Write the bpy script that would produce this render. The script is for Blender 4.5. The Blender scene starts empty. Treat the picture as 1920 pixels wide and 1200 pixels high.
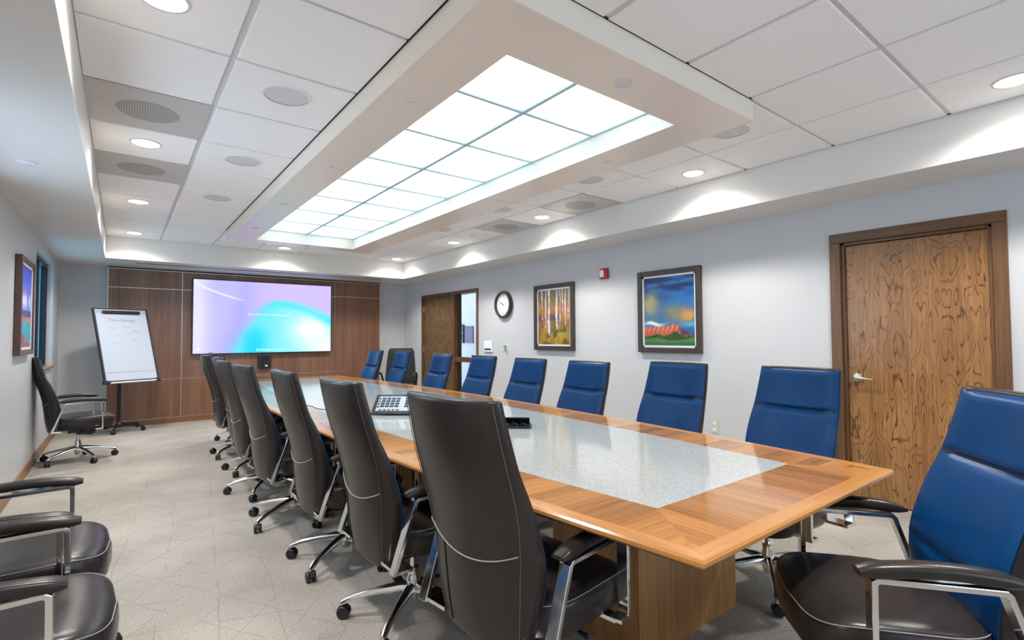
import bpy, bmesh, math, random
from mathutils import Vector, Matrix
random.seed(7)
S = bpy.context.scene
C = S.collection
PI = math.pi

# ------------------------------------------------------------------ camera
YAW, PITCH, ROLL, EYE, FPX = .6557, .0328, -.0054, 1.28, 952.18
fw = Vector((math.sin(YAW)*math.cos(PITCH), math.cos(YAW)*math.cos(PITCH), math.sin(PITCH)))
r0 = Vector((math.cos(YAW), -math.sin(YAW), 0))
u0 = r0.cross(fw)
rt = r0*math.cos(ROLL)+u0*math.sin(ROLL)
up = -r0*math.sin(ROLL)+u0*math.cos(ROLL)
cd = bpy.data.cameras.new('camera')
cam = bpy.data.objects.new('camera', cd)
C.objects.link(cam)
cam.matrix_world = Matrix(((rt.x, up.x, -fw.x, 0), (rt.y, up.y, -fw.y, 0), (rt.z, up.z, -fw.z, EYE), (0, 0, 0, 1)))
cd.sensor_width = 36
cd.lens = FPX/1920*36
cd.clip_start = .02
S.camera = cam

# ------------------------------------------------------------------ world, exposure
S.view_settings.view_transform = 'Standard'
S.view_settings.look = 'None'
S.view_settings.gamma = 1
S.view_settings.use_curve_mapping = False
S.view_settings.exposure = 1.60
S.cycles.max_bounces = 12; S.cycles.diffuse_bounces = 8
w = bpy.data.worlds.new('sky')
S.world = w
w.use_nodes = True
w.node_tree.nodes['Background'].inputs[0].default_value = (.56, .71, .87, 1)
w.node_tree.nodes['Background'].inputs[1].default_value = 2.1
DOWN_W = 62       # each recessed downlight, watts
PANEL = .62       # luminous ceiling panel
SCREEN = .38

# room dimensions, metres (camera stands at 0,0)
W, D, L, Df, Xr, Xl, ZS, ZC, DP = 4.524, 9.447, -.696, 8.38, 4.0, -.183, 2.328, 2.629, 9.30
YN, YF = -2.6, -1.17        # wall behind the camera, face of its soffit

# ------------------------------------------------------------------ helpers
def mat(name, color=(.5, .5, .5), rough=.5, metal=0., spec=.5, emit=None, estr=0.):
    m = bpy.data.materials.new(name)
    m.use_nodes = True
    b = m.node_tree.nodes['Principled BSDF']
    b.inputs['Base Color'].default_value = (*color, 1)
    b.inputs['Roughness'].default_value = rough
    b.inputs['Metallic'].default_value = metal
    b.inputs['Specular IOR Level'].default_value = spec
    if emit:
        b.inputs['Emission Color'].default_value = (*emit, 1)
        b.inputs['Emission Strength'].default_value = estr
    return m

class NT:
    """small node-tree writer"""
    def __init__(s, m):
        s.m = m; s.t = m.node_tree; s.b = s.t.nodes['Principled BSDF']
    def n(s, typ, **k):
        x = s.t.nodes.new(typ)
        for a, v in k.items():
            if a.startswith('i_'):
                x.inputs[a[2:].replace('_', ' ')].default_value = v
            else:
                setattr(x, a, v)
        return x
    def l(s, a, b): s.t.links.new(a, b)
    def coord(s, scale=(1, 1, 1), rot=(0, 0, 0), obj=True):
        c = s.n('ShaderNodeTexCoord'); mp = s.n('ShaderNodeMapping')
        s.l(c.outputs['Object' if obj else 'Generated'], mp.inputs['Vector'])
        mp.inputs['Scale'].default_value = scale
        mp.inputs['Rotation'].default_value = rot
        return mp.outputs['Vector']
    def noise(s, v, scale, detail=3, rough=.5, dist=0):
        x = s.n('ShaderNodeTexNoise')
        s.l(v, x.inputs['Vector'])
        x.inputs['Scale'].default_value = scale; x.inputs['Detail'].default_value = detail
        x.inputs['Roughness'].default_value = rough; x.inputs['Distortion'].default_value = dist
        return x.outputs['Fac']
    def ramp(s, fac, stops, interp='LINEAR'):
        x = s.n('ShaderNodeValToRGB'); cr = x.color_ramp; cr.interpolation = interp
        while len(cr.elements) < len(stops): cr.elements.new(.5)
        for e, (p, c) in zip(cr.elements, stops):
            e.position = p; e.color = (*c, 1) if len(c) == 3 else c
        s.l(fac, x.inputs['Fac'])
        return x.outputs['Color']
    def math(s, op, a, b=None, clamp=False):
        x = s.n('ShaderNodeMath', operation=op); x.use_clamp = clamp
        for i, v in enumerate((a, b)):
            if v is None: continue
            if isinstance(v, (int, float)): x.inputs[i].default_value = v
            else: s.l(v, x.inputs[i])
        return x.outputs[0]
    def mix(s, fac, a, b, mode='MIX'):
        x = s.n('ShaderNodeMix', data_type='RGBA', blend_type=mode)
        for i, v in ((0, fac), (6, a), (7, b)):
            if isinstance(v, (int, float)): x.inputs[i].default_value = v
            elif isinstance(v, tuple): x.inputs[i].default_value = (*v, 1) if len(v) == 3 else v
            else: s.l(v, x.inputs[i])
        return x.outputs[2]
    def bump(s, h, strength=.2, dist=.01):
        x = s.n('ShaderNodeBump'); x.inputs['Strength'].default_value = strength; x.inputs['Distance'].default_value = dist
        s.l(h, x.inputs['Height']); s.l(x.outputs['Normal'], s.b.inputs['Normal'])
    def color(s, c): s.l(c, s.b.inputs['Base Color'])

class MB:
    """collects shapes, then links them as one mesh object"""
    def __init__(s): s.bm = bmesh.new()
    def box(s, x0, x1, y0, y1, z0, z1, M=None):
        vs = [s.bm.verts.new(p) for p in ((x0, y0, z0), (x1, y0, z0), (x1, y1, z0), (x0, y1, z0), (x0, y0, z1), (x1, y0, z1), (x1, y1, z1), (x0, y1, z1))]
        for f in ((3, 2, 1, 0), (4, 5, 6, 7), (0, 1, 5, 4), (1, 2, 6, 5), (2, 3, 7, 6), (3, 0, 4, 7)): s.bm.faces.new([vs[i] for i in f])
        if M is not None:
            for v in vs: v.co = M @ v.co
        return s
    def loft(s, rings, cap=True, closed=True):
        R = [[s.bm.verts.new(p) for p in r] for r in rings]
        n = len(R[0])
        for a, b in zip(R, R[1:]):
            for i in range(n if closed else n-1):
                j = (i+1) % n
                s.bm.faces.new((a[i], a[j], b[j], b[i]))
        if cap and closed:
            s.bm.faces.new(list(reversed(R[0]))); s.bm.faces.new(R[-1])
        return s
    def lathe(s, prof, c=(0, 0, 0), n=24, M=None, cap=True):
        c = Vector(c); rings = []
        for r, z in prof:
            ring = []
            for i in range(n):
                p = Vector((r*math.cos(2*PI*i/n), r*math.sin(2*PI*i/n), z))
                if M is not None: p = M @ p
                ring.append(p+c)
            rings.append(ring)
        return s.loft(rings, cap)
    def tube(s, pts, r, n=8, cap=True):
        pts = [Vector(p) for p in pts]; rings = []
        for i, p in enumerate(pts):
            d = (pts[min(i+1, len(pts)-1)]-pts[max(i-1, 0)]).normalized()
            a = d.orthogonal().normalized() if i == 0 else (a-d*a.dot(d)).normalized()
            b = d.cross(a)
            rr = r[i] if isinstance(r, (list, tuple)) else r
            rings.append([p+(a*math.cos(2*PI*k/n)+b*math.sin(2*PI*k/n))*rr for k in range(n)])
        return s.loft(rings, cap)
    def strip(s, path, up_, w, t):
        """flat bar: rectangular section w (along up_) by t, swept along path"""
        pts = [Vector(p) for p in path]; U = Vector(up_).normalized(); rings = []
        for i, p in enumerate(pts):
            if i == 0: nrm = (pts[1]-p).normalized().cross(U)
            elif i == len(pts)-1: nrm = (p-pts[i-1]).normalized().cross(U)
            else:
                n1 = (p-pts[i-1]).normalized().cross(U); n2 = (pts[i+1]-p).normalized().cross(U)
                nrm = (n1+n2); nrm = nrm/max(.3, nrm.dot(n1))
            rings.append([p-U*w/2-nrm*t/2, p+U*w/2-nrm*t/2, p+U*w/2+nrm*t/2, p-U*w/2+nrm*t/2])
        return s.loft(rings)
    def build(s, name, m, parent=None, smooth=True, bevel=0., ang=38, seg=2):
        me = bpy.data.meshes.new(name)
        bmesh.ops.recalc_face_normals(s.bm, faces=s.bm.faces)
        s.bm.to_mesh(me); s.bm.free()
        if isinstance(m, (list, tuple)):
            for q in m: me.materials.append(q)
        elif m: me.materials.append(m)
        if smooth:
            me.shade_smooth(); me.set_sharp_from_angle(angle=math.radians(ang))
        o = bpy.data.objects.new(name, me); C.objects.link(o)
        if parent: o.parent = parent
        if bevel:
            b = o.modifiers.new('bevel', 'BEVEL'); b.width = bevel; b.segments = seg; b.limit_method = 'ANGLE'
            b.harden_normals = False
        return o

def tag(o, label=None, cat=None, group=None, kind=None):
    if label: o['label'] = label
    if cat: o['category'] = cat
    if group: o['group'] = group
    if kind: o['kind'] = kind
    return o
def empty(name, loc=(0, 0, 0), rz=0, **k):
    o = bpy.data.objects.new(name, None); C.objects.link(o); o.location = loc; o.rotation_euler = (0, 0, rz); o.empty_display_size = .1
    return tag(o, **k)
def copy_tree(o, parent=None):
    c = o.copy(); C.objects.link(c)
    if parent: c.parent = parent
    for ch in list(o.children): copy_tree(ch, c)
    return c
def box(name, m, x0, x1, y0, y1, z0, z1, parent=None, bevel=0., **k):
    o = MB().box(x0, x1, y0, y1, z0, z1).build(name, m, parent, smooth=False, bevel=bevel)
    return tag(o, **k)
def text(name, s, size, m, parent, M, depth=.0006, align='LEFT'):
    cu = bpy.data.curves.new(name, 'FONT'); cu.body = s; cu.size = size; cu.extrude = depth; cu.align_x = align
    cu.materials.append(m)
    tmp = bpy.data.objects.new('tmp', cu); C.objects.link(tmp)
    dg = bpy.context.evaluated_depsgraph_get(); dg.update()
    me = bpy.data.meshes.new_from_object(tmp.evaluated_get(dg)); bpy.data.objects.remove(tmp)
    me.name = name; me.materials.clear(); me.materials.append(m)
    o = bpy.data.objects.new(name, me); C.objects.link(o)
    if parent: o.parent = parent
    o.matrix_local = M
    return o

# ------------------------------------------------------------------ materials
def paint(name, c, rough=.6, bump=.05):
    m = mat(name, c, rough, spec=.35); t = NT(m); v = t.coord()
    t.bump(t.noise(v, 260, 2), bump, .002)
    return m
M_wall = paint('wall_paint', (.60, .60, .61), .34)
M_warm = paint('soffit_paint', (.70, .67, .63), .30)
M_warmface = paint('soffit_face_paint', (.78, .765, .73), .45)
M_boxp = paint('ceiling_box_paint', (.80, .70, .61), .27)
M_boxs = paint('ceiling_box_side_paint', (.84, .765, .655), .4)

m = mat('acoustic_tile', (.8, .78, .77), .85, spec=.2); t = NT(m); v = t.coord()
t.color(t.mix(t.noise(v, 300, 2, .6), (.86, .84, .83), (.93, .915, .91))); t.bump(t.noise(v, 420, 3, .7), .12, .002); M_tile = m
M_grid = mat('grid_metal', (.66, .65, .66), .45, .1)
M_gap = mat('shadow_strip', (.02, .02, .02), .8)  # near-black for painted shadow lines and the diffuser slot
m = mat('perforated_metal', (.4, .38, .36), .5, .2); t = NT(m); v = t.coord((1, 1, 1))
wv = t.n('ShaderNodeTexWave', bands_direction='X'); wv.inputs['Scale'].default_value = 34; t.l(v, wv.inputs['Vector'])
wv2 = t.n('ShaderNodeTexWave', bands_direction='Y'); wv2.inputs['Scale'].default_value = 34; t.l(v, wv2.inputs['Vector'])
t.color(t.mix(t.math('MULTIPLY', wv.outputs['Fac'], wv2.outputs['Fac']), (.66, .62, .59), (.36, .34, .32))); M_perf = m
m = mat('perforated_metal_over_duct', (.2, .2, .2), .5, .2); t = NT(m); v = t.coord((1, 1, 1))
wv = t.n('ShaderNodeTexWave', bands_direction='X'); wv.inputs['Scale'].default_value = 26; t.l(v, wv.inputs['Vector'])
t.color(t.mix(wv.outputs['Fac'], (.50, .48, .46), (.27, .26, .25))); M_duct = m
M_spk = mat('speaker_grille', (.66, .64, .64), .6)
M_white = mat('white_plastic', (.8, .8, .79), .35)
M_lamp = mat('downlight_lens', (1, 1, 1), .5, emit=(1, .97, .92), estr=6)
m = mat('light_diffuser', (.8, .9, .95), .5); t = NT(m)
c0 = t.coord((1.55, 1.45, 0)); ln0 = t.n('ShaderNodeVectorMath', operation='LENGTH'); t.l(c0, ln0.inputs[0])
t.l(t.ramp(ln0.outputs['Value'], [(.10, (1.55, 1.9, 2.0)), (.40, (.62, .98, 1.15)), (.62, (.34, .60, .72))]), t.b.inputs['Emission Color']); t.b.inputs['Emission Strength'].default_value = PANEL; M_diff = m
M_lgrid = mat('diffuser_bar_metal', (.55, .6, .62), .45, .3)
M_chrome = mat('polished_chrome', (.78, .77, .75), .1, 1)
M_alu = mat('polished_aluminium', (.72, .71, .69), .16, 1)
M_black = mat('black_plastic', (.012, .012, .014), .35)
M_satin = mat('satin_metal', (.75, .72, .66), .28, 1)
M_reveal = mat('reveal_metal', (.75, .68, .64), .35, .6)
M_bronze = mat('dark_bronze_metal', (.02, .02, .025), .4, .5)
M_red = mat('red_plastic', (.45, .012, .02), .35)
M_clear = mat('clear_lens', (.8, .82, .85), .15)
M_paper = mat('paper', (.50, .53, .60), .7)
M_board = mat('board_white', (.40, .42, .48), .35)
M_ink = mat('grey_ink', (.20, .23, .33), .6)
M_txt = mat('screen_text', (0, 0, 0), .5, emit=(.80, .97, 1), estr=.42)
M_stitch = mat('stitch_thread', (.30, .28, .30), .6)
M_stdark = mat('dark_seam', (.02, .017, .016), .6)
M_stitch2 = mat('brown_stitch_thread', (.11, .10, .10), .6)
M_navy = mat('navy_seam', (.004, .010, .035), .6)
M_mesh = mat('black_chair_fabric', (.012, .012, .014), .7)
m = mat('glass', (.9, .95, 1), .02); m.node_tree.nodes['Principled BSDF'].inputs['Transmission Weight'].default_value = 1
m.node_tree.nodes['Principled BSDF'].inputs['IOR'].default_value = 1.05; M_glass = m
M_tint = m.copy(); M_tint.name = 'tinted_window_glass'; M_tint.node_tree.nodes['Principled BSDF'].inputs['Base Color'].default_value = (.20, .42, .50, 1)

def leather(name, c1, c2, rough, sp_=.30):
    m = mat(name, c1, rough, spec=sp_); t = NT(m); v = t.coord()
    t.color(t.mix(t.noise(v, 5, 3), c1, c2)); t.bump(t.math('ADD', t.noise(v, 350, 2, .6), t.math('MULTIPLY', t.noise(v, 9, 2), .8)), .07, .004)
    return m
M_leather = leather('brown_leather', (.023, .019, .017), (.032, .026, .024), .27)
M_blue = leather('blue_leather', (.001, .036, .125), (.002, .050, .175), .30, .17)

def wood(name, cols, along='z', scale=1., contrast=.5, rough=.3, blotch=.5, fine=60, stripes=None, band=0):
    """straight-grained veneer; grain runs along the named axis"""
    m = mat(name, cols[0], rough, spec=.5); t = NT(m)
    st = {'x': (.04, 1, 1), 'y': (1, .04, 1), 'z': (1, 1, .04)}[along]
    v = t.coord(tuple(q*scale for q in st))
    f = t.noise(v, fine, 4, .6, .3); g = t.noise(v, 7, 3, .6, .4)
    k = t.math('ADD', t.math('MULTIPLY', f, 1-blotch), t.math('MULTIPLY', g, blotch))
    c = t.ramp(k, [(.5-contrast/2, cols[0]), (.5, cols[1]), (.5+contrast/2, cols[2])])
    if stripes:      # veneer leaves laid side by side, each its own tone
        ax, wd, amt = stripes
        v2 = t.coord(tuple((1/wd if a == ax else .0001) for a in 'xyz'))
        fl = t.n('ShaderNodeVectorMath', operation='FLOOR'); t.l(v2, fl.inputs[0])
        wn = t.n('ShaderNodeTexWhiteNoise', noise_dimensions='3D'); t.l(fl.outputs[0], wn.inputs['Vector'])
        tone = t.ramp(wn.outputs['Value'], [(0, (1-amt,)*3), (1, (1+amt*.6,)*3)])
        c = t.mix(1., c, tone, 'MULTIPLY')
    t.color(c); t.bump(f, .03, .001)
    return m
M_panel = wood('wall_veneer', [(.130, .058, .034), (.215, .102, .060), (.290, .146, .090)], 'z', 1, .38, .34, .5, 46, ('x', .16, .10))
M_base = wood('base_board_wood', [(.20, .09, .035), (.29, .14, .06), (.36, .19, .09)], 'y', 1, .4, .4)
M_basex = wood('base_board_wood_x', [(.16, .07, .03), (.22, .10, .045), (.28, .13, .06)], 'x', 1, .4, .4)
TW = [(.29, .110, .028), (.43, .185, .050), (.56, .272, .086)]
M_tlong = wood('table_veneer_side', TW, 'x', 1, .38, .10, .4, 70, ('y', .075, .30))
M_tend = wood('table_veneer_end', TW, 'y', 1, .38, .10, .4, 70, ('x', .085, .28))
TE = [(.38, .158, .042), (.49, .222, .062), (.60, .29, .092)]
M_elong = wood('table_edge_side', TE, 'y', 1, .4, .18, .6, 40)
M_eend = wood('table_edge_end', TE, 'x', 1, .4, .18, .6, 40)
M_ped = wood('table_base_veneer', [(.32, .137, .045), (.46, .215, .075), (.58, .30, .115)], 'z', 1, .34, .3, .35, 90, ('x', .05, .12))
M_pedy = wood('table_base_veneer_side', [(.32, .137, .045), (.46, .215, .075), (.58, .30, .115)], 'z', 1, .34, .3, .35, 90, ('y', .05, .12))
M_trim = wood('door_frame_wood', [(.075, .033, .012), (.14, .066, .026), (.20, .10, .042)], 'z', 1, .4, .35, .35, 60)
M_trimh = wood('door_frame_wood_head', [(.075, .033, .012), (.14, .066, .026), (.20, .10, .042)], 'y', 1, .4, .35, .35, 60)
M_dark = wood('picture_frame_wood', [(.035, .024, .02), (.06, .042, .034), (.085, .062, .05)], 'z', 1, .4, .35)
M_brown = wood('brown_picture_frame_wood', [(.06, .028, .018), (.10, .048, .03), (.14, .07, .045)], 'z', 1, .4, .35)

# plain sliced oak with cathedral figure: thin dark contour rings of a stretched field
m = mat('figured_oak_door', (.3, .15, .05), .27); t = NT(m)
sx = t.n('ShaderNodeSeparateXYZ'); t.l(t.coord(), sx.inputs[0])
pp = t.math('PINGPONG', t.math('ADD', sx.outputs[1], 10.0), .148)          # book-matched veneer leaves
cb_ = t.n('ShaderNodeCombineXYZ'); t.l(t.math('MULTIPLY', pp, 7.5), cb_.inputs[0]); t.l(t.math('MULTIPLY', sx.outputs[2], 1.9), cb_.inputs[1])
t.l(t.math('MULTIPLY', sx.outputs[1], .55), cb_.inputs[2])
wz = t.noise(t.coord((1, 9, 7)), 5, 3, .6)
fld = t.noise(cb_.outputs[0], 1.15, 1.5, .45, .35)
fld2 = t.math('ADD', fld, t.math('MULTIPLY', wz, .028))
rings = t.math('FRACT', t.math('MULTIPLY', fld2, 15))
edge = t.math('ABSOLUTE', t.math('SUBTRACT', rings, .5))
ln = t.ramp(edge, [(.035, (1, 1, 1)), (.14, (.0, .0, .0))])
brk = t.ramp(t.noise(t.coord((1, 5, 3)), 3.0, 2), [(.36, (.25,)*3), (.56, (1,)*3)])
fine = t.noise(t.coord((1, 1, .03)), 110, 3, .6)
basec = t.ramp(t.math('ADD', t.math('MULTIPLY', fine, .6), t.math('MULTIPLY', fld, .4)), [(.3, (.20, .092, .032)), (.5, (.32, .155, .058)), (.7, (.43, .225, .09))])
t.color(t.mix(t.math('MULTIPLY', t.math('MULTIPLY', ln, brk), .85), basec, (.070, .030, .012))); t.bump(fine, .04, .001); M_oak = m
m = mat('dark_oak_door', (.12, .07, .03), .4); t = NT(m)
a = t.noise(t.coord((1, 5, 1)), 9, 4, .7, .8)
t.color(t.ramp(a, [(.35, (.05, .028, .012)), (.5, (.13, .075, .03)), (.65, (.24, .15, .065))])); M_oak2 = m

# speckled grey table inlay
m = mat('speckled_inlay', (.4, .4, .4), .09, spec=.6); t = NT(m); v = t.coord()
vo = t.n('ShaderNodeTexVoronoi'); vo.inputs['Scale'].default_value = 150; t.l(t.coord((1, 1.0, 1)), vo.inputs['Vector'])
sp = t.ramp(vo.outputs['Color'], [(.10, (.34, .345, .34)), (.5, (.43, .44, .43)), (.9, (.56, .56, .53))])
t.color(t.mix(.45, sp, t.ramp(t.noise(v, 120, 4, .7), [(.3, (.32, .33, .325)), (.7, (.52, .52, .495))]))); M_inlay = m

# carpet: warm grey loop pile with scattered darker scored lines
m = mat('patterned_carpet', (.3, .27, .24), .95, spec=.1); t = NT(m)
v = t.coord()
pile = t.noise(v, 140, 3, .7); blot = t.noise(v, 2.2, 3)
col = t.ramp(t.math('ADD', t.math('MULTIPLY', pile, .75), t.math('MULTIPLY', blot, .25)), [(.34, (.215, .192, .165)), (.5, (.375, .340, .300)), (.66, (.51, .465, .415))])
def lines(rot, s, seed):
    vv = t.coord((s, s*.9, 1), (0, 0, rot)); sx = t.n('ShaderNodeSeparateXYZ'); 
    warp = t.noise(t.coord((1, 1, 1)), 1.3, 2)
    t.l(vv, sx.inputs[0])
    fr = t.math('ABSOLUTE', t.math('SUBTRACT', t.math('FRACT', t.math('ADD', sx.outputs[0], t.math('MULTIPLY', warp, .35))), .5))
    thin = t.math('LESS_THAN', fr, .013)
    on = t.math('GREATER_THAN', t.noise(t.coord((1.0, 1.0, 1), (0, 0, rot)), 2.2+seed, 1), .47)
    return t.math('MULTIPLY', thin, on)
lm = t.math('ADD', t.math('ADD', lines(.75, 4.6, 0), lines(-.6, 5.1, .7), clamp=True), lines(-1.25, 3.9, 1.9), clamp=True)
lm = t.math('MULTIPLY', t.math('ADD', lm, lines(.12, 4.2, 1.3), clamp=True), .26)
t.color(t.mix(lm, col, (.12, .105, .09))); t.bump(t.math('SUBTRACT', pile, t.math('MULTIPLY', lm, 1.5)), .5, .006); M_carpet = m

def vc_mat(name, emit=0., rough=.5):
    m = mat(name, (.5, .5, .5), rough); t = NT(m)
    a = t.n('ShaderNodeVertexColor'); a.layer_name = 'col'
    if emit:
        t.b.inputs['Base Color'].default_value = (.01, .01, .01, 1)
        t.l(a.outputs['Color'], t.b.inputs['Emission Color']); t.b.inputs['Emission Strength'].default_value = emit
        t.b.inputs['Roughness'].default_value = .25
    else: t.l(a.outputs['Color'], t.b.inputs['Base Color'])
    return m
M_paint = vc_mat('painting_canvas', 0, .45)
M_screen = vc_mat('display_image', SCREEN)

def lin(c): return tuple(((q/255)/12.92 if q/255 <= .04045 else ((q/255+.055)/1.055)**2.4) for q in c)
def picture(name, nx, nz, w_, h_, fn, m, parent, place):
    """flat printed picture: grid of faces with one colour per vertex; place(u,v)->xyz"""
    me = bpy.data.meshes.new(name)
    vs = [place(i/nx, j/nz) for j in range(nz+1) for i in range(nx+1)]
    fs = [(j*(nx+1)+i, j*(nx+1)+i+1, (j+1)*(nx+1)+i+1, (j+1)*(nx+1)+i) for j in range(nz) for i in range(nx)]
    me.from_pydata(vs, [], fs)
    ca = me.color_attributes.new('col', 'FLOAT_COLOR', 'POINT')
    k = 0
    for j in range(nz+1):
        for i in range(nx+1):
            ca.data[k].color = (*lin(fn(i/nx, j/nz)), 1); k += 1
    me.materials.append(m)
    o = bpy.data.objects.new(name, me); C.objects.link(o)
    if parent: o.parent = parent
    return o
def mixc(a, b, t_):
    t_ = max(0, min(1, t_)); return tuple(p+(q-p)*t_ for p, q in zip(a, b))
def sm(a, b, x):
    x = max(0, min(1, (x-a)/(b-a))); return x*x*(3-2*x)
def vnoise(x, y, s=0):
    def h(i, j):
        q = math.sin(i*127.1+j*311.7+s*74.7)*43758.5453; return q-math.floor(q)
    i, j = math.floor(x), math.floor(y); fx, fy = x-i, y-j; fx = fx*fx*(3-2*fx); fy = fy*fy*(3-2*fy)
    return (h(i, j)*(1-fx)+h(i+1, j)*fx)*(1-fy)+(h(i, j+1)*(1-fx)+h(i+1, j+1)*fx)*fy

# ================================================================== THE SETTING
floor = box('floor', M_carpet, L-.2, W+.15, YN-.1, D+.1, -.1, 0, kind='structure')
box('floor_corridor', mat('corridor_floor', (.3, .28, .25), .8), W+.15, 6.4, 5.5, 11, -.1, 0, kind='structure').name = 'floor'

ceiling = box('ceiling', M_grid, L-.2, W+.15, YN-.1, D+.1, 2.70, 2.80, kind='structure')
# soffits around the room
box('soffit', M_warm, L-.001, Xl, YN, D, ZS, 2.70, ceiling)
box('soffit', M_warm, Xr, W+.001, YN, D, ZS, 2.70, ceiling)
box('soffit', M_warm, Xl, Xr, Df, D, ZS, 2.70, ceiling)
box('soffit', M_warm, Xl, Xr, YN, YF, ZS, 2.70, ceiling)
e = .004
box('soffit_face', M_warmface, Xl, Xl+e, YF, Df, ZS, ZC+.02, ceiling)
box('soffit_face', M_warmface, Xr-e, Xr, YF, Df, ZS, ZC+.02, ceiling)
box('soffit_face', M_warmface, Xl+e, Xr-e, Df-e, Df, ZS, ZC+.02, ceiling)
# central dropped box with its luminous opening
BX0, BX1, BY0, BY1, BZ = 1.02, 2.845, 1.43, 7.15, 2.505
OX0, OX1, OY0, OY1 = 1.31, 2.53, 1.73, 6.91
mb = MB()
def ring(x0, x1, y0, y1, z): return [(x0, y0, z), (x1, y0, z), (x1, y1, z), (x0, y1, z)]
mb.loft([ring(OX0, OX1, OY0, OY1, 2.70), ring(OX0, OX1, OY0, OY1, BZ), ring(BX0, BX1, BY0, BY1, BZ)], cap=False)
mb.build('ceiling_box', M_boxp, ceiling, smooth=False)
mb = MB(); mb.loft([ring(BX0-e, BX1+e, BY0-e, BY1+e, BZ), ring(BX0-e, BX1+e, BY0-e, BY1+e, 2.70)], cap=False)
mb.loft([ring(BX0-e, BX1+e, BY0-e, BY1+e, BZ), ring(BX0, BX1, BY0, BY1, BZ)], cap=False)
mb.build('ceiling_box_side', M_boxs, ceiling, smooth=False)
# lay-in tiles: the grid sits above, every tile drops a little below it
X0g, MX, Y0g, MY = -.19, .6055, .793, .637
Xlines = [-.19, .405, 1.02, 1.60, 2.19, 2.80, 3.415, 4.0]
rowsY = [Y0g+MY*k for k in range(-3, 12)] + [Df]
rowsY = [y for y in rowsY if y <= Df-.15]+[Df]
rowsY = [YF]+[y for y in rowsY if y > YF+.15]
mt = MB(); tile_me = {}
box('grid_plate', M_grid, Xl, Xr, YF, BY0, ZC, ZC+.01, ceiling)
box('grid_plate', M_grid, Xl, BX0, BY0, BY1, ZC, ZC+.01, ceiling)
box('grid_plate', M_grid, BX1, Xr, BY0, BY1, ZC, ZC+.01, ceiling)
box('grid_plate', M_grid, Xl, Xr, BY1, Df, ZC, ZC+.01, ceiling)
FIX = []
def tile(x0, x1, y0, y1, m=M_tile, name='ceiling_tile'):
    g = .015; k = (round(x1-x0, 3), round(y1-y0, 3), m.name)
    if k not in tile_me:
        a, b = (x1-x0)/2-g, (y1-y0)/2-.011
        q = MB().loft([ring(-a+.003, a-.003, -b+.003, b-.003, -.010), ring(-a, a, -b, b, -.007), ring(-a, a, -b, b, .0)])
        o = q.build(name, m, ceiling, smooth=False); tile_me[k] = o.data
    else:
        o = bpy.data.objects.new(name, tile_me[k]); C.objects.link(o); o.parent = ceiling
    o.location = ((x0+x1)/2, (y0+y1)/2, ZC)
    return o
perf_cells = [(0, 3.30), (0, 4.60), (6, 3.30), (6, 4.60)]
for c in range(7):
    for r in range(len(rowsY)-1):
        x0, x1 = Xlines[c], Xlines[c+1]; y0, y1 = rowsY[r], rowsY[r+1]
        yc = (y0+y1)/2
        spans = [(y0, y1)]
        if 2 <= c <= 4:
            if y0 >= BY0-.08 and y1 <= BY1+.06: continue
            if y0 < BY0 < y1: spans = [(y0, BY0)]
            if y0 < BY1 < y1: spans = [(BY1, y1)]
        for a, b in spans:
            if b-a < .06: continue
            pf = any(c == pc and abs(a-py) < .2 for pc, py in perf_cells)
            if pf: continue
            tile(x0, x1, a, b)
# black strips as painted shadow where tiles meet the box and the right soffit
box('shadow_strip', M_gap, BX0-.014, BX0-e, BY0, BY1, ZC-.006, ZC+.002, ceiling)
box('shadow_strip', M_gap, BX0, BX1, BY0-.012, BY0-e, ZC-.006, ZC+.002, ceiling)
box('shadow_strip', M_gap, Xr-.012, Xr-e, YF, Df, ZC-.004, ZC+.002, ceiling)
# slot diffuser in the far soffit
box('slot_diffuser', M_gap, .14, 3.73, 8.70, 8.735, ZS-.004, ZS+.01, ceiling)
box('slot_diffuser', M_white, .12, 3.75, 8.735, 8.745, ZS-.006, ZS+.01, ceiling)

# walls
DO = (.63, 1.668, 2.082)        # near door, outside of its frame: y0, y1, top
D2 = (6.76, 8.69, 2.063)        # far door with sidelight
mb = MB(); WX = W+.13
for y0, y1, z0, z1 in ((YN, DO[0]+.03, 0, ZS), (DO[0]+.03, DO[1]-.03, DO[2]-.03, ZS), (DO[1]-.03, D2[0]+.02, 0, ZS), (D2[0]+.02, D2[1]-.02, D2[2]-.02, ZS), (D2[1]-.02, D+.1, 0, ZS)):
    mb.box(W, WX, y0, y1, z0, z1)
tag(mb.build('wall_right', M_wall, smooth=False), kind='structure')
WO = (7.02, 8.65, .93, 2.215)   # window in the left wall
WINS = [WO, (2.9, 4.53, .93, 2.215)]  # second entry is an unseen window added for fill daylight
mb = MB(); ycur = YN
for a0, a1, b0, b1 in sorted(WINS):
    mb.box(L-.14, L, ycur, a0, 0, ZS); mb.box(L-.14, L, a0, a1, 0, b0); mb.box(L-.14, L, a0, a1, b1, ZS); ycur = a1
mb.box(L-.14, L, ycur, D+.1, 0, ZS)
tag(mb.build('wall_left', M_wall, smooth=False), kind='structure')
wall_back = box('wall_back', M_wall, L, W, D, D+.1, 0, ZS, kind='structure')
FW = (.3, 3.7, .80, 2.25)        # unseen window added behind the camera to brighten the ceiling
mb = MB(); mb.box(L, FW[0], YN-.12, YN, 0, ZS); mb.box(FW[1], W, YN-.12, YN, 0, ZS); mb.box(FW[0], FW[1], YN-.12, YN, 0, FW[2]); mb.box(FW[0], FW[1], YN-.12, YN, FW[3], ZS)
tag(mb.build('wall_front', M_wall, smooth=False), kind='structure')
win = empty('window_3', (0, 0, 0), kind='structure'); mb = MB()
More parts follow.
